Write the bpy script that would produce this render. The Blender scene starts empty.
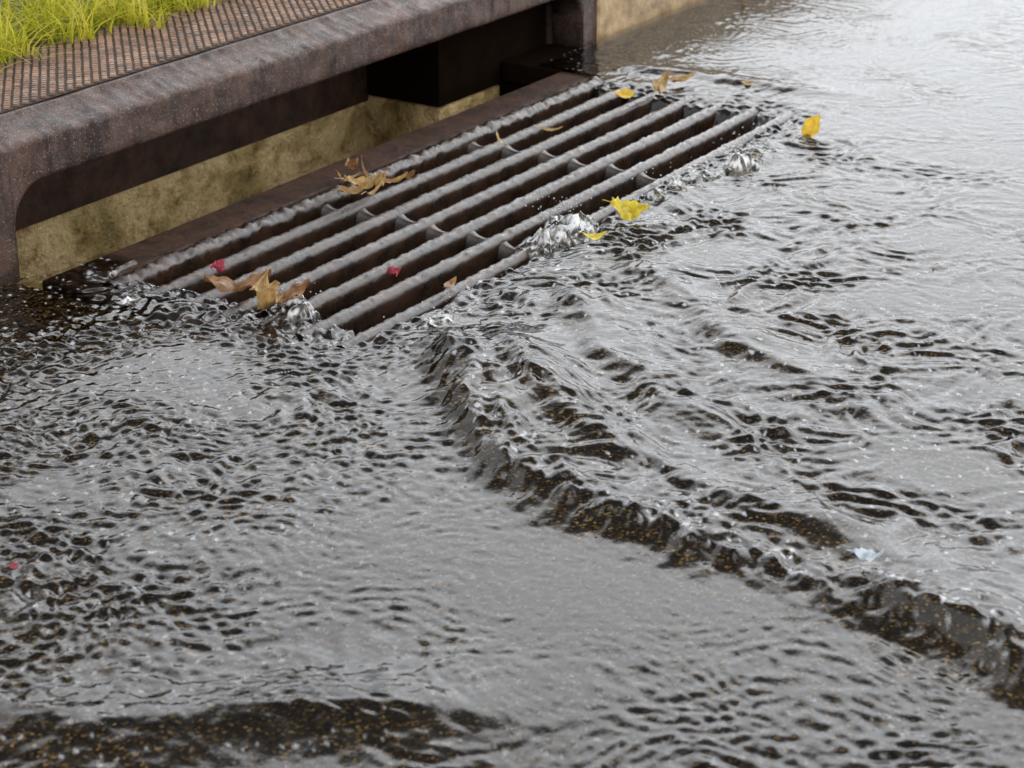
import bpy, math, random
import numpy as np
from mathutils import Vector, Matrix, noise as mn
import bmesh
random.seed(4); rng=np.random.default_rng(7)
S=bpy.context.scene
S.view_settings.view_transform='Standard'; S.view_settings.look='None'; S.view_settings.exposure=0

# ---------------- camera ----------------
CAM=Vector((-2.506,-2.502,1.3)); P=math.radians(23.4); FH=(.837,.547)
cd=bpy.data.cameras.new("camera"); cam=bpy.data.objects.new("camera",cd); S.collection.objects.link(cam)
cd.sensor_width=36; cd.lens=2000/1024*36; cd.clip_end=500; cd.clip_start=.05
cam.location=CAM
dirv=Vector((FH[0]*math.cos(P),FH[1]*math.cos(P),-math.sin(P)))
cam.rotation_euler=dirv.to_track_quat('-Z','Y').to_euler()
cd.dof.use_dof=True; cd.dof.focus_distance=3.55; cd.dof.aperture_fstop=7.5
S.camera=cam
def G(u,v,z=0.0):
    xd=(u-512)/2000; yd=(v-384)/2000
    dz=-math.sin(P)-yd*math.cos(P); dy=math.cos(P)-yd*math.sin(P)
    t=(CAM.z-z)/-dz
    X=CAM.x+t*(xd*FH[1]+dy*FH[0]); Y=CAM.y+t*(-xd*FH[0]+dy*FH[1])
    return (round(X,3),round(Y,3))
paths={
 'ridge1':[(428,330),(455,370),(480,430),(520,480),(600,520),(690,550),(780,575),(880,610),(960,645),(1040,690)],
 'ridge2':[(500,320),(535,385),(580,430),(650,470),(760,520),(860,560),(960,600),(1030,640)],
 'ridge3':[(560,285),(600,345),(645,390),(700,430),(790,465)],
 'ridge4':[(630,260),(690,310),(750,355),(840,400),(900,440)],
 'pour':[(600,70),(690,78),(780,93),(850,99),(900,104)],
 'low':[(-60,735),(150,733),(300,722),(450,722),(640,706)]}

# ---------------- helpers ----------------
def mesh(name,verts,faces,mat=None,parent=None,smooth=False):
    me=bpy.data.meshes.new(name); me.from_pydata([tuple(v) for v in verts],[],faces); me.update()
    o=bpy.data.objects.new(name,me); S.collection.objects.link(o)
    if mat: me.materials.append(mat)
    if parent: o.parent=parent
    if smooth: me.polygons.foreach_set("use_smooth",[True]*len(me.polygons))
    return o
def empty(name):
    o=bpy.data.objects.new(name,None); S.collection.objects.link(o); return o
def box(name,x0,x1,y0,y1,z0,z1,mat,parent=None,bev=0):
    v=[(x,y,z) for z in (z0,z1) for y in (y0,y1) for x in (x0,x1)]
    f=[(0,2,3,1),(4,5,7,6),(0,1,5,4),(2,6,7,3),(0,4,6,2),(1,3,7,5)]
    o=mesh(name,v,f,mat,parent)
    if bev:
        m=o.modifiers.new("b","BEVEL"); m.width=bev; m.segments=3
    return o
def newmat(name):
    m=bpy.data.materials.new(name); m.use_nodes=True; nt=m.node_tree; nt.nodes.clear()
    out=nt.nodes.new('ShaderNodeOutputMaterial'); return m,nt,out
def N(nt,t,**kw):
    n=nt.nodes.new(t)
    for k,v in kw.items(): setattr(n,k,v)
    return n
def noise_(nt,co,scale,detail=4,rough=.55,dist=0):
    n=N(nt,'ShaderNodeTexNoise'); n.inputs['Scale'].default_value=scale; n.inputs['Detail'].default_value=detail
    n.inputs['Roughness'].default_value=rough; n.inputs['Distortion'].default_value=dist
    nt.links.new(co,n.inputs['Vector']); return n.outputs['Fac']
def ramp(nt,fac,stops):
    r=N(nt,'ShaderNodeValToRGB'); e=r.color_ramp.elements
    while len(e)<len(stops): e.new(.5)
    for i,(p,c) in enumerate(stops):
        e[i].position=p; e[i].color=(*c,1) if len(c)==3 else c
    nt.links.new(fac,r.inputs[0]); return r.outputs[0]
def mixc(nt,f,a,b,mode='MIX'):
    m=N(nt,'ShaderNodeMix',data_type='RGBA',blend_type=mode)
    for s,v in ((m.inputs[0],f),(m.inputs[6],a),(m.inputs[7],b)):
        if isinstance(v,bpy.types.NodeSocket): nt.links.new(v,s)
        else: s.default_value=v if isinstance(v,(int,float)) else (*v,1)
    return m.outputs[2]
def bump(nt,hgt,st,di,prev=None):
    bp=N(nt,'ShaderNodeBump'); bp.inputs['Strength'].default_value=st; bp.inputs['Distance'].default_value=di
    nt.links.new(hgt,bp.inputs['Height'])
    if prev: nt.links.new(prev,bp.inputs['Normal'])
    return bp.outputs['Normal']
def principled(nt,out,col,rough,nrm=None,spec=.5,coat=0,coatn=None,coatr=.08):
    b=N(nt,'ShaderNodeBsdfPrincipled')
    if isinstance(col,bpy.types.NodeSocket): nt.links.new(col,b.inputs['Base Color'])
    else: b.inputs['Base Color'].default_value=(*col,1)
    if isinstance(rough,bpy.types.NodeSocket): nt.links.new(rough,b.inputs['Roughness'])
    else: b.inputs['Roughness'].default_value=rough
    b.inputs['Specular IOR Level'].default_value=spec
    b.inputs['Coat Weight'].default_value=coat; b.inputs['Coat Roughness'].default_value=coatr
    if nrm: nt.links.new(nrm,b.inputs['Normal'])
    if coat and coatn: nt.links.new(coatn,b.inputs['Coat Normal'])
    nt.links.new(b.outputs[0],out.inputs[0]); return b
def objco(nt): return N(nt,'ShaderNodeTexCoord').outputs['Object']

# ---------------- materials ----------------
def m_asphalt():
    m,nt,out=newmat("asphalt"); co=objco(nt)
    v=N(nt,'ShaderNodeTexVoronoi'); v.inputs['Scale'].default_value=230; nt.links.new(co,v.inputs['Vector'])
    w=N(nt,'ShaderNodeSeparateColor'); nt.links.new(v.outputs['Color'],w.inputs[0])
    c=ramp(nt,w.outputs[0],[(0,(.010,.008,.004)),(.55,(.028,.021,.010)),(.8,(.065,.048,.021)),(.93,(.19,.14,.06)),(1,(.50,.41,.25))])
    big=ramp(nt,noise_(nt,co,2.2,2),[(.3,(.65,.58,.45)),(.7,(1.15,1,.82))])
    c=mixc(nt,1.0,c,big,'MULTIPLY')
    d=N(nt,'ShaderNodeBsdfDiffuse'); nt.links.new(c,d.inputs[0]); nt.links.new(d.outputs[0],out.inputs[0]); return m
def m_water(name="rainwater",bumpd=.0008):
    m,nt,out=newmat(name); co=objco(nt)
    b1=bump(nt,noise_(nt,co,80,2,.55),1,bumpd)
    fr=N(nt,'ShaderNodeFresnel'); fr.inputs['IOR'].default_value=1.50; nt.links.new(b1,fr.inputs['Normal'])
    tr=N(nt,'ShaderNodeBsdfTransparent'); tr.inputs[0].default_value=(.88,.84,.74,1)
    gl=N(nt,'ShaderNodeBsdfGlossy'); gl.inputs['Roughness'].default_value=.05; nt.links.new(b1,gl.inputs['Normal'])
    mx=N(nt,'ShaderNodeMixShader'); nt.links.new(fr.outputs[0],mx.inputs[0]); nt.links.new(tr.outputs[0],mx.inputs[1]); nt.links.new(gl.outputs[0],mx.inputs[2])
    df=N(nt,'ShaderNodeBsdfDiffuse'); df.inputs[0].default_value=(.80,.81,.82,1)
    m2=N(nt,'ShaderNodeMixShader')
    at=N(nt,'ShaderNodeAttribute'); at.attribute_name='foam_glint'; nt.links.new(at.outputs['Fac'],m2.inputs[0])  # mixes in matte white for foam and for painted highlights on clear water
    nt.links.new(mx.outputs[0],m2.inputs[1]); nt.links.new(df.outputs[0],m2.inputs[2])
    nt.links.new(m2.outputs[0],out.inputs[0]); return m
def m_iron(name,dark,rust,rough=.3,bd=.003,sc=60,coat=.3,spec=.4,cb=.0006,coatr=.12,stain=False):
    m,nt,out=newmat(name); co=objco(nt)
    c=ramp(nt,noise_(nt,co,14,6,.7),[(.35,dark),(.62,rust)])
    if stain:
        mp=N(nt,'ShaderNodeMapping'); mp.inputs['Scale'].default_value=(1,.25,.12); nt.links.new(co,mp.inputs[0])
        st=ramp(nt,noise_(nt,mp.outputs[0],26,4,.65),[(.36,(.42,.38,.36)),(.5,(1,1,1)),(.7,(1.25,1.02,.85))])
        c=mixc(nt,1.0,c,st,'MULTIPLY')
        fl=ramp(nt,noise_(nt,co,260,2,.5),[(.60,(0,0,0)),(.68,(1,1,1))])
        c=mixc(nt,fl,c,(.20,.13,.10))
    r=ramp(nt,noise_(nt,co,35,2),[(.3,(rough*.7,)*3),(.7,(rough*1.5,)*3)])
    nz=noise_(nt,co,sc,6,.75)
    cn=bump(nt,nz,.9,cb) if coat else None
    principled(nt,out,c,r,bump(nt,nz,.9,bd),spec,coat,cn,coatr); return m
def m_simple(name,c1,c2,sc,rough,bd=0.002,coat=0,spec=.5):
    m,nt,out=newmat(name); co=objco(nt)
    principled(nt,out,ramp(nt,noise_(nt,co,sc,5,.6),[(.3,c1),(.7,c2)]),rough,bump(nt,noise_(nt,co,sc*3,4),.7,bd),spec,coat); return m
def m_concrete():
    m,nt,out=newmat("mossy_concrete"); co=objco(nt)
    a=noise_(nt,co,4,6,.6,.4)
    c=ramp(nt,a,[(.32,(.09,.07,.025)),(.45,(.34,.24,.085)),(.58,(.66,.48,.24)),(.72,(.30,.21,.08))])
    sp=ramp(nt,noise_(nt,co,20,5,.7),[(.32,(.40,.33,.2)),(.52,(1,1,1))])
    principled(nt,out,mixc(nt,1.0,c,sp,'MULTIPLY'),.6,bump(nt,noise_(nt,co,25,5,.7),1,.02),.3); return m
asph=m_asphalt(); water=m_water()
hoodm=m_iron("wet_cast_iron",(.030,.018,.014),(.088,.053,.041),.5,.0035,170,.22,.25,.0012,.15,True)
platem=m_iron("chequer_iron",(.09,.050,.032),(.27,.155,.095),.5,.001,40,.0,.3)
recessm=m_simple("plate_dark_brown",(.018,.010,.007),(.045,.028,.018),30,.7,.001,0,.2)  # dark brown base between the lighter studs, for contrast
gratem=m_iron("wet_grate_iron",(.010,.0055,.003),(.042,.021,.012),.5,.003,120,1.0,.08,.0018,.06)
rustm=m_iron("rusty_frame_iron",(.018,.009,.005),(.055,.026,.014),.6,.004,50,.0,.2)
concm=m_concrete()
stonem=m_simple("kerb_sandstone",(.17,.10,.04),(.46,.33,.17),14,.5,.006,.2)
soilm=m_simple("verge_soil",(.03,.03,.01),(.07,.08,.02),20,.9,.01)
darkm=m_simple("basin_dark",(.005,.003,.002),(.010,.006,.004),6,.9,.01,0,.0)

# ---------------- ground, road with basin hole ----------------
HX0,HX1,HY0,HY1=-.07,1.78,-.58,.56
def holed(name,X0,X1,Y0,Y1,z,mat,hy1=HY1):
    xs=[X0,HX0,HX1,X1]; ys=[Y0,HY0,hy1,Y1]; v=[(x,y,z) for y in ys for x in xs]; f=[]
    for j in range(3):
        for i in range(3):
            if i==1 and j==1: continue
            a=j*4+i; f.append((a,a+1,a+5,a+4))
    return mesh(name,v,f,mat)
holed("ground",-150,150,-150,150,-.03,m_simple("ground_earth",(.05,.05,.03),(.09,.08,.05),3,.9))
mesh("road",[(-60,-9,-.016),(60,-9,-.016),(60,HY0,-.016),(HX1,HY0,-.016),(HX0,HY0,-.016),(-60,HY0,-.016),(-60,.30,-.016),(HX0,.30,-.016),(HX1,.30,-.016),(60,.30,-.016)],
     [(0,1,2,3,4,5),(5,4,7,6),(3,2,9,8)],asph)
cb=empty("catch_basin")
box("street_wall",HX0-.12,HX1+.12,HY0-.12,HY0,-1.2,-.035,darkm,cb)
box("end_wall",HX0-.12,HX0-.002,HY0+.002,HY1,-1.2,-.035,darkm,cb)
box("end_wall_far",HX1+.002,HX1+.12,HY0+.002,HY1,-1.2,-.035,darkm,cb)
box("back_wall",HX0-.12,1.49,HY1+.003,HY1+.15,-1.2,-.06,concm,cb)
box("pier",1.49,1.775,.33,HY1+.15,-1.2,-.06,concm,cb,.01)
box("pier_shade_block",1.484,1.985,.324,.548,-.058,.240,darkm,cb)  # near-black block added in place of the shadowed void above the pier
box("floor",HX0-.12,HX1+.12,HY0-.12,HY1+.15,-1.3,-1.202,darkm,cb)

# ---------------- hood ----------------
hd=empty("curb_inlet_hood")
XL,XR=-.5,2.07; OX0,OX1,OZ,RR=-.045,2.0,.152,.085
def zb(x):
    if x<=OX0 or x>=OX1: return -.03
    d=min(x-OX0,OX1-x)
    if d>=RR: return OZ
    return OZ-RR+math.sqrt(max(0,RR*RR-(RR-d)**2)) if d>.0001 else -.03
xsn=list(np.linspace(XL,OX0-.01,40))+[OX0]+[OX0+RR*(1-math.cos(math.pi/2*i/12)) for i in range(1,13)]
xsn+= list(np.linspace(OX0+RR+.01,OX1-RR-.01,300))+[OX1-RR*(1-math.cos(math.pi/2*i/12)) for i in range(12,0,-1)]+[OX1,OX1+.008,OX1+.03,XR]
V=[];F=[]
for x in xsn:
    b=zb(x); jit=.0015*mn.noise(Vector((x*8,0,0)))
    pr=[(.31,b),(.262,b),(.230,b+.001),(.220,b+.005),(.2165,b+.012)]
    t0=max(b+.012,.0)
    pr+=[(.2165,t0+(.227-t0)*k/5) for k in range(1,5)]+[(.2165,.227),(.2165,.232),(.2185,.2375),(.223,.2405),(.230,.2430),(.245,.2480),(.265,.2550),(.283,.2615),(.290,.2645),(.2945,.2695),(.30,.270)]
    pr+=[(.62,.270),(.62,.245),(.32,.245)]
    for j,(y,z) in enumerate(pr):
        k=.0026*mn.noise(Vector((x*30,y*30,z*30)))+.0024*mn.noise(Vector((x*85,y*85,z*85))) if 2<j<18 else 0
        V.append((x,y+jit-k,z+jit+k*.6))
n=len(pr)
for i in range(len(xsn)-1):
    for j in range(n):
        a=i*n+j; b2=i*n+(j+1)%n; F.append((a,b2,b2+n,a+n))
F.append(tuple(range(n))); F.append(tuple(range((len(xsn)-1)*n,len(xsn)*n))[::-1])
mesh("hood_casting",V,F,hoodm,hd,True)
box("leg_reveal",-.2,OX0-.002,.262,.55,-.03,.243,hoodm,hd)
box("leg_reveal_far",OX1+.002,XR-.003,.262,.55,-.03,.243,hoodm,hd)
box("back_apron",OX0-.14,OX1+.06,.552,.60,-.075,.244,rustm,hd)
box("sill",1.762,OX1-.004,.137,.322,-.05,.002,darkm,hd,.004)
y0,y1,zt=.305,.618,.2725
mesh("plate_recess",[(XL+.02,y0,zt),(XR-.02,y0,zt),(XR-.02,y1,zt),(XL+.02,y1,zt)],[(0,1,2,3)],recessm,hd)
V=[];F=[]
sp=.024; r=0; y=y0+.014
while y<y1-.01:
    x=XL+.03+(sp/2 if r%2 else 0)
    while x<XR-.03:
        k=len(V);h=.005*random.uniform(.75,1.1);q=random.uniform(.85,1.08)
        for dx,dy in((.0098*q,0),(0,.0085*q),(-.0098*q,0),(0,-.0085*q)): V.append((x+dx,y+dy,zt+.0004))
        for dx,dy in((.007*q,0),(0,.006*q),(-.007*q,0),(0,-.006*q)): V.append((x+dx,y+dy,zt+h))
        F.append((k+4,k+5,k+6,k+7))
        for i in range(4): F.append((k+i,k+(i+1)%4,k+4+(i+1)%4,k+4+i))
        x+=sp
    y+=sp*.5; r+=1
mesh("chequer_plate",V,F,platem,hd)

# ---------------- grate ----------------
gr=empty("storm_drain_grate")
L=1.69; NB=7; SPC=.535/6
def bar(name,y,x0,x1,w,zt,mat,rough=.0012,seed=0,dep=.06):
    prof=[(-w*.75,-dep),(-w*.97,-.022),(-w,-.014),(-w*.9,-.008),(-w*.62,-.003),(-w*.25,0),(w*.25,0),(w*.62,-.003),(w*.9,-.008),(w,-.014),(w*.97,-.022),(w*.75,-dep)]
    n=len(prof); xs=np.arange(x0,x1+.001,.005); V=[];F=[]
    for x in xs:
        for j,(dy,dz) in enumerate(prof):
            q=Vector((x*45,(y+dy)*45+seed,dz*30))
            k=rough*mn.noise(q)+rough*.8*mn.noise(q*2.6) if 0<j<n-1 else 0
            V.append((x,y+dy+k*.6,zt+dz+k*1.3+.002*mn.noise(Vector((x*2,seed,0)))))
    for i in range(len(xs)-1):
        for j in range(n-1):
            a=i*n+j; F.append((a,a+n,a+n+1,a+1))
    F.append(tuple(range(n))[::-1]); F.append(tuple(range(len(V)-n,len(V))))
    return mesh(name,V,F,mat,gr,True)
for i in range(NB):
    bar("bar_%d"%(i+1),-i*SPC,-.03,L+.03,.0158 if i else .020,.009 if i else .013,gratem,.0019 if i else .0045,i*7.3)
for k,xc in enumerate((.60,1.14)):
    for i in range(NB-1):
        xo=xc+.006*((i*37)%5-2)
        ya,yb=-i*SPC-.012,-(i+1)*SPC+.012; V=[];F=[]
        for s in range(9):
            t=s/8; y=ya+(yb-ya)*t; w=.009+.012*(abs(t-.5)*2)**2; zt=-.010+.010*(abs(t-.5)*2)**2
            for dx,dz in((-w,-.03),(-w,-.008),(-w*.5,0),(w*.5,0),(w,-.008),(w,-.03)): V.append((xo+dx,y,zt+dz))
        for s in range(8):
            for j in range(5):
                a=s*6+j; F.append((a,a+1,a+7,a+6))
        mesh("spacer_%d_%d"%(k+1,i+1),V,F,gratem,gr,True)
box("frame_back",HX0,1.76,.034,.135,-.09,.003,rustm,gr,.006)
box("frame_street",HX0,HX1,HY0+.002,-.562,-.09,-.002,rustm,gr,.004)
box("frame_end",HX0+.002,-.012,-.56,.032,-.09,-.002,rustm,gr,.004)
box("frame_end_far",L+.012,HX1-.002,-.56,.032,-.09,-.002,rustm,gr,.004)

# ---------------- kerb + verge ----------------
box("stone_kerb",XR+.006,2.95,.222,.56,-.03,.20,stonem,None,.02)
box("stone_kerb.001",2.956,40,.222,.56,-.03,.20,stonem,None,.02)
box("stone_kerb.002",-40,XL-.006,.222,.56,-.03,.20,stonem,None,.02)
box("verge",-60,60,.625,12,-.03,.262,soilm)

# ---------------- water ----------------
D=.004; WX0,WX1,WY0,WY1=-1.65,3.7,-2.3,.215
nx=int((WX1-WX0)/D); ny=int((WY1-WY0)/D)
xs=WX0+np.arange(nx)*D; ys=WY0+np.arange(ny)*D
WX1=xs[-1]; WY1=ys[-1]
X,Y=np.meshgrid(xs,ys)
def field(lam,bw=.35,ang=0,an=1.0):
    """band-limited random field around wavelength lam, unit std; an>1 = long crests"""
    w=rng.standard_normal((ny,nx)); f=np.fft.rfft2(w)
    ky=np.fft.fftfreq(ny,D)[:,None]; kx=np.fft.rfftfreq(nx,D)[None,:]
    a=math.radians(ang); k1=kx*math.cos(a)+ky*math.sin(a); k2=(-kx*math.sin(a)+ky*math.cos(a))*an
    k=np.sqrt(k1**2+k2**2)+1e-6
    fl=np.exp(-(np.log(k*lam)/bw)**2)/k
    r=np.fft.irfft2(f*fl,s=(ny,nx)); return r/r.std()
def warp(A,dx,dy):
    ix=np.clip((X-WX0+dx)/D,0,nx-1.001); iy=np.clip((Y-WY0+dy)/D,0,ny-1.001)
    i0=ix.astype(int); j0=iy.astype(int); fx=ix-i0; fy=iy-j0
    return (A[j0,i0]*(1-fx)*(1-fy)+A[j0,i0+1]*fx*(1-fy)+A[j0+1,i0]*(1-fx)*fy+A[j0+1,i0+1]*fx*fy)
def sst(e0,e1,x):
    t=np.clip((x-e0)/(e1-e0),0,1); return t*t*(3-2*t)
big1=field(.8); big2=field(.7); big3=field(.35)
wob1=field(.25)*.01; wob2=field(.25)*.01
fA=warp(field(.023,.33,26,1.25),wob1*1.5,wob2*1.5)
fA2=warp(field(.036,.35,40,1.4),wob2*1.5,wob1*1.5)
fB=warp(field(.085,.4,25,1.5),wob1*2,wob2*2)
fR=warp(field(.052,.38,40,1.3),wob1*2.5,wob2*2.5)
fR2=warp(field(.027,.35,35,1.2),wob1*2,wob2*2)
fR3=field(.12,.4,50,1.5)
fC=field(.017,.3,33,1.1)
def pathdist(pts):
    p=np.array(pts); best=np.full(X.shape,9.); sg=np.zeros(X.shape); tt=np.zeros(X.shape); tot=0
    lens=[np.hypot(*(p[i+1]-p[i])) for i in range(len(p)-1)]; T=sum(lens)
    for i in range(len(p)-1):
        a=p[i]; d=p[i+1]-a; l=lens[i]
        t=np.clip(((X-a[0])*d[0]+(Y-a[1])*d[1])/(l*l),0,1)
        qx=X-(a[0]+t*d[0]); qy=Y-(a[1]+t*d[1]); ds=np.hypot(qx,qy)
        s=np.sign(d[0]*qy-d[1]*qx); m=ds<best
        best=np.where(m,ds,best); sg=np.where(m,s,sg); tt=np.where(m,(tot+t*l)/T,tt); tot+=l
    return best*sg,tt
def smoothp(pts,n=8):
    o=[]
    for i in range(len(pts)-1):
        p0=np.array(pts[max(i-1,0)]);p1=np.array(pts[i]);p2=np.array(pts[i+1]);p3=np.array(pts[min(i+2,len(pts)-1)])
        for k in range(n):
            t=k/n; o.append(tuple(.5*((2*p1)+(-p0+p2)*t+(2*p0-5*p1+4*p2-p3)*t*t+(-p0+3*p1-3*p2+p3)*t**3)))
    o.append(tuple(pts[-1])); return o
h=np.full(X.shape,.010)
wobr=field(.16)*.006+field(.06)*.003
for nm,H,wf,wb in (('ridge1',.034,.040,.12),('ridge2',.023,.033,.07),('ridge3',.021,.032,.06),('ridge4',.014,.03,.06),('pour',.010,.03,.05),('low',.022,.06,.08)):
    pts=smoothp([G(*q) for q in paths[nm]],4); d,t=pathdist(pts); d=d+wobr
    if nm=='ridge1': d1=d; t1=t
    e=sst(0,.15,t)*sst(0,.35,1-t) if nm!='ridge1' else sst(0,.12,t)
    prof=np.where(d<0,np.exp(-(d/wf)**2),np.exp(-(np.abs(d)/wb)**1.6))
    h+=H*e*prof*(1+.2*big1+(.12*big3 if nm!='low' else .3*big3))
side=sst(-.05,.05,d1)
near=np.exp(-(((X+.42)/.55)**2+((Y+1.38)/.45)**2))*(1-side)
up=sst(-1.15,-.55,Y)*(1-side)
ampL=(1-side)*(1-.92*near)*(1+.25*up)
far=sst(.6,2.2,X-Y*.35)
ampR=side*(1-.76*far)
ring=np.exp(-(((Y+.62)/.25)**2))*sst(.3,.6,X)*sst(2.0,1.5,X)
ampR=ampR*(1+.35*ring)+.25*ring
mod=np.clip(1+.3*big2+.35*big3,.25,1.9)
h+= mod*(ampL*(.00080*fA+.00092*fA2+.0005*fB+.00013*fC)+ampR*(.0014*fR+.00066*fR2+.0008*fR3+.00013*fC))
h+= .00008*fC
tb=np.exp(-(d1/.055)**2)*sst(0,.1,t1)
h+=tb*(.0026*field(.05)+.0009*field(.022))
gx0,gx1,gy0=.035,1.66,-.548
edge=wob1*1.0+field(.07)*.005
ins=np.minimum(np.minimum(X-gx0,gx1-X),Y-gy0)+edge
onframe=sst(.02,.05,Y)*(X<.3)
h-= .0075*sst(-.10,.0,ins)*(1-onframe)
h-= .10*sst(-.005,.045,ins)*(1-onframe)
rim=np.exp(-((ins+.02)/.04)**2)
h+=rim*.0018*field(.03)
foam_glint=np.zeros(X.shape)  # white mask: foam and bubbles, plus glints painted on clear crests
for (u,v,rx,amp) in ((565,222,.07,.7),(745,152,.06,.8),(665,185,.07,.45),(292,300,.05,.7),(700,170,.07,.4),(440,320,.05,.35),(140,290,.05,.3)):
    gx,gy=G(u,v); g=np.exp(-((X-gx)**2+(Y-gy)**2)/rx**2); foam_glint=np.maximum(foam_glint,g*amp)
h+=foam_glint*(.004*np.abs(field(.025))+.005)*(Y<.03)
crest=field(.018,.5); crest2=field(.06)
foam_glint=foam_glint*sst(.2,1.4,crest+.4*crest2)
foam_glint=np.maximum(foam_glint,.5*rim*(X>.05)*(Y<-.4)*sst(1.4,2.2,crest+.5*crest2))
foam_glint=np.maximum(foam_glint,.5*rim*(X<.1)*sst(1.6,2.4,crest+.5*crest2))
foam_glint=np.maximum(foam_glint,.6*np.exp(-((d1-.015)/.035)**2)*sst(.1,.3,t1)*sst(1.4,2.3,crest+.5*crest2))
foam_glint=np.maximum(foam_glint,.5*sst(1.9,2.6,crest+.3*crest2)*(ampL*.7+ampR))
foam_glint=np.clip(foam_glint,0,.8)
bd=np.minimum(np.minimum(X-WX0,WX1-X),Y-WY0); f=sst(0,.12,bd); h=.010*(1-f)+h*f
verts=np.stack([X.ravel(),Y.ravel(),h.ravel()],1).astype(np.float32)
keep=((ins<.055)|((Y>.02)&(X<.3)))&~((X+edge*1.5>.10)&(X<1.75)&(Y>.02))&~((X>-.5)&(Y>.212))&~((X>HX0)&(X<1.76)&(Y>.133))
idx=np.arange(nx*ny).reshape(ny,nx)
kq=keep[:-1,:-1]&keep[1:,:-1]&keep[:-1,1:]&keep[1:,1:]
q=np.stack([idx[:-1,:-1][kq],idx[:-1,1:][kq],idx[1:,1:][kq],idx[1:,:-1][kq]],1).astype(np.int32)
me=bpy.data.meshes.new("rainwater"); me.vertices.add(len(verts)); me.vertices.foreach_set("co",verts.ravel())
me.loops.add(q.size); me.loops.foreach_set("vertex_index",q.ravel())
me.polygons.add(len(q)); me.polygons.foreach_set("loop_start",np.arange(0,q.size,4,dtype=np.int32)); me.polygons.foreach_set("loop_total",np.full(len(q),4,dtype=np.int32))
me.polygons.foreach_set("use_smooth",np.ones(len(q),dtype=bool)); me.update(calc_edges=True)
at=me.attributes.new("foam_glint","FLOAT","POINT"); at.data.foreach_set("value",foam_glint.ravel().astype(np.float32))
me.materials.append(water); wo=bpy.data.objects.new("rainwater",me); S.collection.objects.link(wo)
mesh("surrounding_water",[(-40,-8,.01),(40,-8,.01),(40,WY0,.01),(WX1,WY0,.01),(WX0,WY0,.01),(-40,WY0,.01),(-40,WY1,.01),(WX0,WY1,.01),(WX1,WY1,.01),(40,WY1,.01)],[(0,1,2,3,4,5),(5,4,7,6),(3,2,9,8)],water,wo)

# splashes : crinkled lumps of broken water + droplets
def water_z(x,y):
    i=int((x-WX0)/D); j=int((y-WY0)/D); return float(h[j,i])
V=[];F=[];FO=[]
def splash(u,v,rx,ry,H,seed,ang=0,fo=1.0):
    cx,cy=G(u,v,.02); n=64; k=len(V); ca,sa=math.cos(ang),math.sin(ang)
    for j in range(n+1):
        for i in range(n+1):
            a=(i/n*2-1);b=(j/n*2-1); r2=(a*a+b*b)*(1+.7*mn.noise(Vector((a*2.5,b*2.5,seed))))
            x=cx+ca*a*rx-sa*b*ry; y=cy+sa*a*rx+ca*b*ry
            e=max(0,1-r2)**.9
            q=Vector((x*22,y*22,seed)); n1=mn.noise(q); n2=mn.noise(q*2.7+Vector((3,1,7))); n3=mn.noise(q*6+Vector((5,5,1)))
            z=.004+e*H*(.30+.9*max(-.2,n1)+.45*n2+.18*n3)
            if r2>1: z=-.01
            dv=mn.noise_vector(q*1.9)*.020*e
            V.append((x+dv.x,y+dv.y,z+dv.z*.5))
            w_=1-abs(n2)*3.2; w3=1-abs(n3)*3
            FO.append(min(.8,max(0,(w_*.55+w3*.5+n1*.5-.38)*1.3*fo))*min(1,e*2.5))
    for j in range(n):
        for i in range(n):
            a=k+j*(n+1)+i; F.append((a,a+1,a+n+2,a+n+1))
splash(568,226,.105,.060,.062,1.1,.2,1.5); splash(545,238,.07,.045,.04,2.3)
splash(748,156,.09,.045,.052,3.3,.1,1.7); splash(668,188,.10,.035,.030,4.1,0,.8); splash(708,172,.07,.035,.028,5.2,0,.8)
splash(292,302,.06,.04,.040,6.6,1.,1.3); splash(440,314,.06,.03,.018,7.7); splash(130,292,.05,.025,.012,9.)
sm=mesh("splashing_water",V,F,water,None,True); a=sm.data.attributes.new("foam_glint","FLOAT","POINT"); a.data.foreach_set("value",FO)
bm=bmesh.new()
for (u,v,s,nn) in ((566,215,.07,60),(745,148,.05,40),(668,180,.07,30),(292,296,.05,26),(440,310,.06,14)):
    gx,gy=G(u,v,.02)
    for i in range(nn):
        r=random.uniform(.0006,.0021)
        bmesh.ops.create_icosphere(bm,subdivisions=1,radius=r,matrix=Matrix.Translation((gx+random.gauss(0,s*.6),gy+random.gauss(0,s*.6),.018+abs(random.gauss(0,.022)))))
dm=bpy.data.meshes.new("droplets"); bm.to_mesh(dm); bm.free()
do=bpy.data.objects.new("droplets",dm); S.collection.objects.link(do); dm.materials.append(water); do.parent=sm
a=dm.attributes.new("foam_glint","FLOAT","POINT"); a.data.foreach_set("value",[.4]*len(dm.vertices))
dm.polygons.foreach_set("use_smooth",[True]*len(dm.polygons))

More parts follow.
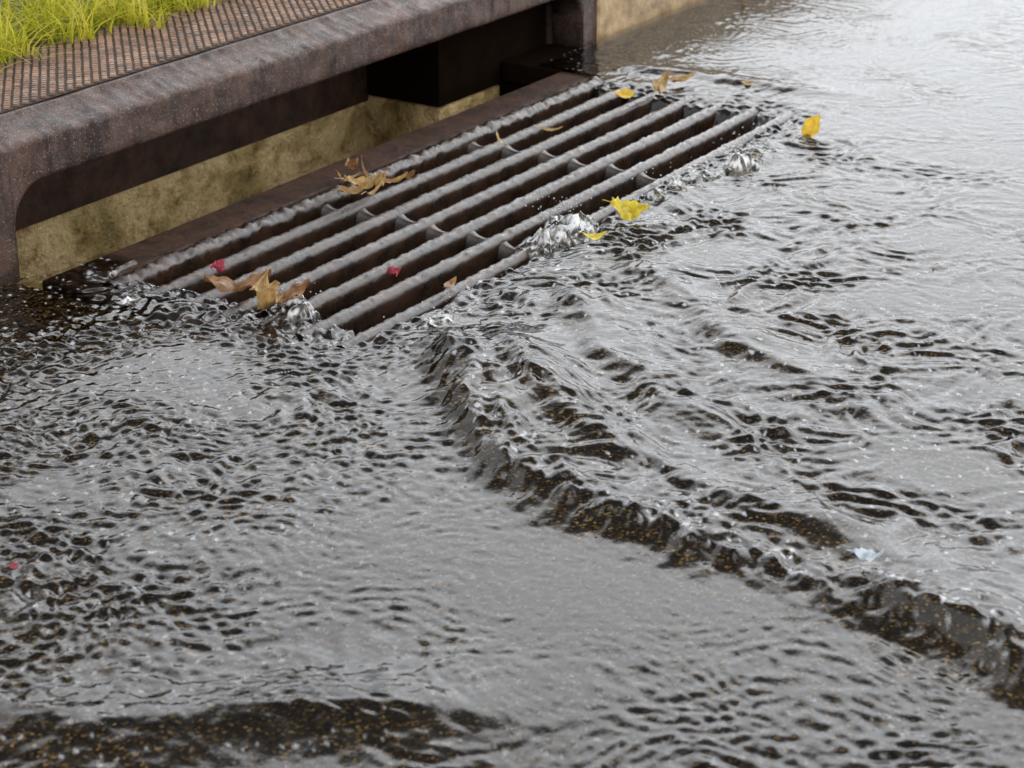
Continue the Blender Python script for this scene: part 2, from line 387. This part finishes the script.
# ---------------- grass ----------------
def m_grass():
    m,nt,out=newmat("grass_blade")
    a=N(nt,'ShaderNodeAttribute'); a.attribute_name='tint'
    c=ramp(nt,a.outputs['Fac'],[(0,(.09,.12,.012)),(.4,(.38,.40,.03)),(.8,(.72,.62,.09)),(1,(.6,.46,.24))])
    d=N(nt,'ShaderNodeBsdfDiffuse'); nt.links.new(c,d.inputs[0])
    t=N(nt,'ShaderNodeBsdfTranslucent'); nt.links.new(c,t.inputs[0])
    mx=N(nt,'ShaderNodeMixShader'); mx.inputs[0].default_value=.4
    nt.links.new(d.outputs[0],mx.inputs[1]); nt.links.new(t.outputs[0],mx.inputs[2]); nt.links.new(mx.outputs[0],out.inputs[0]); return m
V=[];F=[];T=[]
for i in range(7000):
    x=random.uniform(-.4,2.4); y=.60+abs(random.gauss(0,1))*.22
    e=.08*mn.noise(Vector((x*6,1,0)))+.12*mn.noise(Vector((x*18,1,3)))
    y+=e-.03
    den=mn.noise(Vector((x*14,y*14,5)))
    if den<-.12 and random.random()<.7: continue
    ln=random.uniform(.05,.13)*(1+.6*den); a=random.uniform(0,2*math.pi); lean=random.uniform(.2,1.8)
    w=random.uniform(.0014,.0036); tn=min(1,random.random()**1.1*.8+.5*mn.noise(Vector((x*12,y*12,0)))+.12); k=len(V)
    for s in range(5):
        t=s/4; r=ln*lean*t*t; zz=.268+ln*(t-.35*lean*t*t); ww=w*(1-t*.9)
        cx=x+math.cos(a)*r; cy=y+math.sin(a)*r
        V+= [(cx-math.sin(a)*ww,cy+math.cos(a)*ww,zz),(cx+math.sin(a)*ww,cy-math.cos(a)*ww,zz)]
        T+=[max(0,tn)*.75+.25*t]*2
    for s in range(4): F.append((k+2*s,k+2*s+1,k+2*s+3,k+2*s+2))
g=mesh("grass",V,F,m_grass()); a=g.data.attributes.new("tint","FLOAT","POINT"); a.data.foreach_set("value",T)

# ---------------- leaves ----------------
def m_leaf(name,c1,c2):
    m,nt,out=newmat(name); co=objco(nt)
    c=ramp(nt,noise_(nt,co,60,4),[(.3,c1),(.7,c2)]); b=principled(nt,out,c,.35,bump(nt,noise_(nt,co,200,3),.5,.001),.4)
    t=N(nt,'ShaderNodeBsdfTranslucent'); nt.links.new(c,t.inputs[0]); mx=N(nt,'ShaderNodeMixShader'); mx.inputs[0].default_value=.35
    nt.links.new(b.outputs[0],mx.inputs[1]); nt.links.new(t.outputs[0],mx.inputs[2]); nt.links.new(mx.outputs[0],out.inputs[0]); return m
yel=m_leaf("yellow_leaf",(.50,.34,.02),(.82,.70,.06)); brn=m_leaf("brown_leaf",(.14,.06,.02),(.42,.23,.10)); org=m_leaf("ochre_leaf",(.26,.13,.035),(.58,.40,.16)); red=m_leaf("red_petal",(.26,.02,.04),(.50,.08,.12)); lit=m_leaf("pale_plastic",(.5,.6,.68),(.85,.88,.9)); gold=m_leaf("golden_leaf",(.60,.33,.03),(.88,.62,.06))
def leaf(name,x,y,z,ln,wd,ang,curl,mat,tilt=0.3,fold=.25,pitch=None,parent=None,crump=.35):
    V=[];F=[];nu,nv=14,6
    for i in range(nu+1):
        t=i/nu; w=wd*(math.sin(math.pi*min(1,t**.8*1.0))**.8)*(1+.3*mn.noise(Vector((t*9,x*9,y*9))))+.0004
        for j in range(nv+1):
            s=j/nv*2-1
            lx=(t-.5)*ln; ly=s*w; lz=abs(s)*w*fold+curl*ln*((t-.5)**2)*2+crump*wd*mn.noise(Vector((t*4,s*2,x*31)))+crump*.5*wd*mn.noise(Vector((t*11,s*4,x*31)))
            V.append((lx,ly,lz))
    for i in range(nu):
        for j in range(nv):
            a=i*(nv+1)+j; F.append((a,a+1,a+nv+2,a+nv+1))
    k=len(V)
    V+=[(-.5*ln,.0008,V[0][2]),(-.5*ln,-.0008,V[0][2]),(-.72*ln,-.0008,V[0][2]+.004),(-.72*ln,.0008,V[0][2]+.004)];F.append((k,k+1,k+2,k+3))
    o=mesh(name,V,F,mat,parent,True); o.location=(x,y,z); o.rotation_euler=(tilt,random.uniform(-.2,.2) if pitch is None else pitch,ang); return o
def at_(u,v,z=.02): return (*G(u,v,z),z)
leaf("fallen_leaf",*at_(628,212,.03),.080,.027,-.9,.5,yel,.45,.3,None,None,.6)
leaf("fallen_leaf",*at_(814,127,.028),.060,.022,-.9,.3,gold,.6,.5,-1.0)
leaf("fallen_leaf",*at_(625,95,.025),.052,.017,-.6,.3,gold,.4)
leaf("fallen_leaf",*at_(592,238,.026),.06,.010,-.4,.5,yel)
leaf("fallen_leaf",*at_(238,287,.03),.12,.018,-.75,.5,brn,.3,.3,0,None,.9)
leaf("fallen_leaf",*at_(260,300,.035),.085,.026,.9,.9,org,.6,.5,0,None,1.)
leaf("fallen_leaf",*at_(285,298,.03),.09,.018,-.5,.6,brn,.3,.4,0,None,1.)
leaf("fallen_leaf",*at_(658,90,.024),.17,.018,.35,.4,org,.4,.4,0,None,.9)
leaf("fallen_leaf",*at_(680,80,.022),.08,.012,-.5,.4,org,.3,.4,0,None,.9)
leaf("fallen_leaf",*at_(748,84,.016),.045,.010,-.5,.3,org)
lc=empty("leaf_litter_clump")
for i,(u,v,l,wd,an) in enumerate(((350,168,.07,.012,.9),(362,186,.10,.016,-.4),(378,184,.08,.012,.5),(368,178,.10,.005,1.2),(392,182,.07,.007,-.9),(345,180,.07,.006,-.1),(408,178,.05,.007,1.0),(356,192,.06,.010,-1.0),(374,192,.09,.004,.1))):
    leaf("clump_leaf_%d"%(i+1),*at_(u,v,.035),l,wd,an,.6,org if i%3 else brn,.4,.4,random.uniform(-.3,.3),lc,1.)
leaf("dead_twig",*at_(500,142,.03),.08,.005,.9,.3,org); leaf("dead_twig",*at_(552,130,.025),.06,.006,-1.4,.3,org); leaf("dead_twig",*at_(450,285,.02),.05,.008,.2,.3,brn)
leaf("flower_petal",*at_(218,268,.02),.035,.014,.5,.5,red,.3,.25,None,None,1.)
leaf("flower_petal",*at_(393,272,.018),.028,.012,-.5,.5,red,.3,.25,None,None,1.)
leaf("flower_petal",*at_(14,566,.016),.012,.005,0,.2,red)
leaf("plastic_wrapper",*at_(868,558,.042),.042,.009,-.9,.6,lit,.2,.4,0,None,1.)
V=[];F=[]
for i in range(46):
    x=random.uniform(-1.2,2.6); y=random.uniform(-1.9,-.65)
    s=random.uniform(.0015,.004); z=water_z(x,y)+.0015; a=random.random()*6; k=len(V)
    for t in range(5):
        b=a+t*2*math.pi/5; rr=s*random.uniform(.5,1.2); V.append((x+math.cos(b)*rr*1.5,y+math.sin(b)*rr*.8,z+random.uniform(0,.002)))
    F.append(tuple(range(k,k+5)))
mesh("floating_debris",V,F,org)

# ---------------- sky + sun ----------------
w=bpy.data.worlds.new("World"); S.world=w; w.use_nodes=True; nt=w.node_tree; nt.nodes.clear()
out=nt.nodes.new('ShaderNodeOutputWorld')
SA=math.radians(215); SE=math.radians(60)
sk=N(nt,'ShaderNodeTexSky',sky_type='NISHITA'); sk.sun_disc=False; sk.sun_elevation=SE; sk.sun_rotation=SA; sk.dust_density=2
hs=N(nt,'ShaderNodeHueSaturation'); hs.inputs['Saturation'].default_value=.3; nt.links.new(sk.outputs[0],hs.inputs['Color'])
bg=N(nt,'ShaderNodeBackground'); bg.inputs[1].default_value=.05; nt.links.new(hs.outputs[0],bg.inputs[0])
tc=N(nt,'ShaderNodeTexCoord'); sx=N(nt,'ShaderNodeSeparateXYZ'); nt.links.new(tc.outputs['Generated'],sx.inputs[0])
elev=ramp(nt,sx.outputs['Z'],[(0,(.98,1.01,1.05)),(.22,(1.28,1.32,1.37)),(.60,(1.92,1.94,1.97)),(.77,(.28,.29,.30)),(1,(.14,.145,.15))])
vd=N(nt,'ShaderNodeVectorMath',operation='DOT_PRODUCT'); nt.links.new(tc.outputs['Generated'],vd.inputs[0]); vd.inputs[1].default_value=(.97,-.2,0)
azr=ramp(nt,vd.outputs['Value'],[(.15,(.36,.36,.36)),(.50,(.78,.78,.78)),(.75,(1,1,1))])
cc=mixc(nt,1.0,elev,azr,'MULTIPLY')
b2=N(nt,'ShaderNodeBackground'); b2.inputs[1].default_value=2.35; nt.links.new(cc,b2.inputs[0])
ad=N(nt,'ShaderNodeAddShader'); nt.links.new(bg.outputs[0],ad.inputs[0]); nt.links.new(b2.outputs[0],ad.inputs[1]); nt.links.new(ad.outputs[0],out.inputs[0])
sd=bpy.data.lights.new("sun",'SUN'); sd.energy=.6; sd.angle=math.radians(40); sd.color=(1,.96,.9)
so=bpy.data.objects.new("sun",sd); S.collection.objects.link(so)
so.rotation_euler=Vector((-math.sin(SA)*math.cos(SE),-math.cos(SA)*math.cos(SE),-math.sin(SE))).to_track_quat('-Z','Y').to_euler()
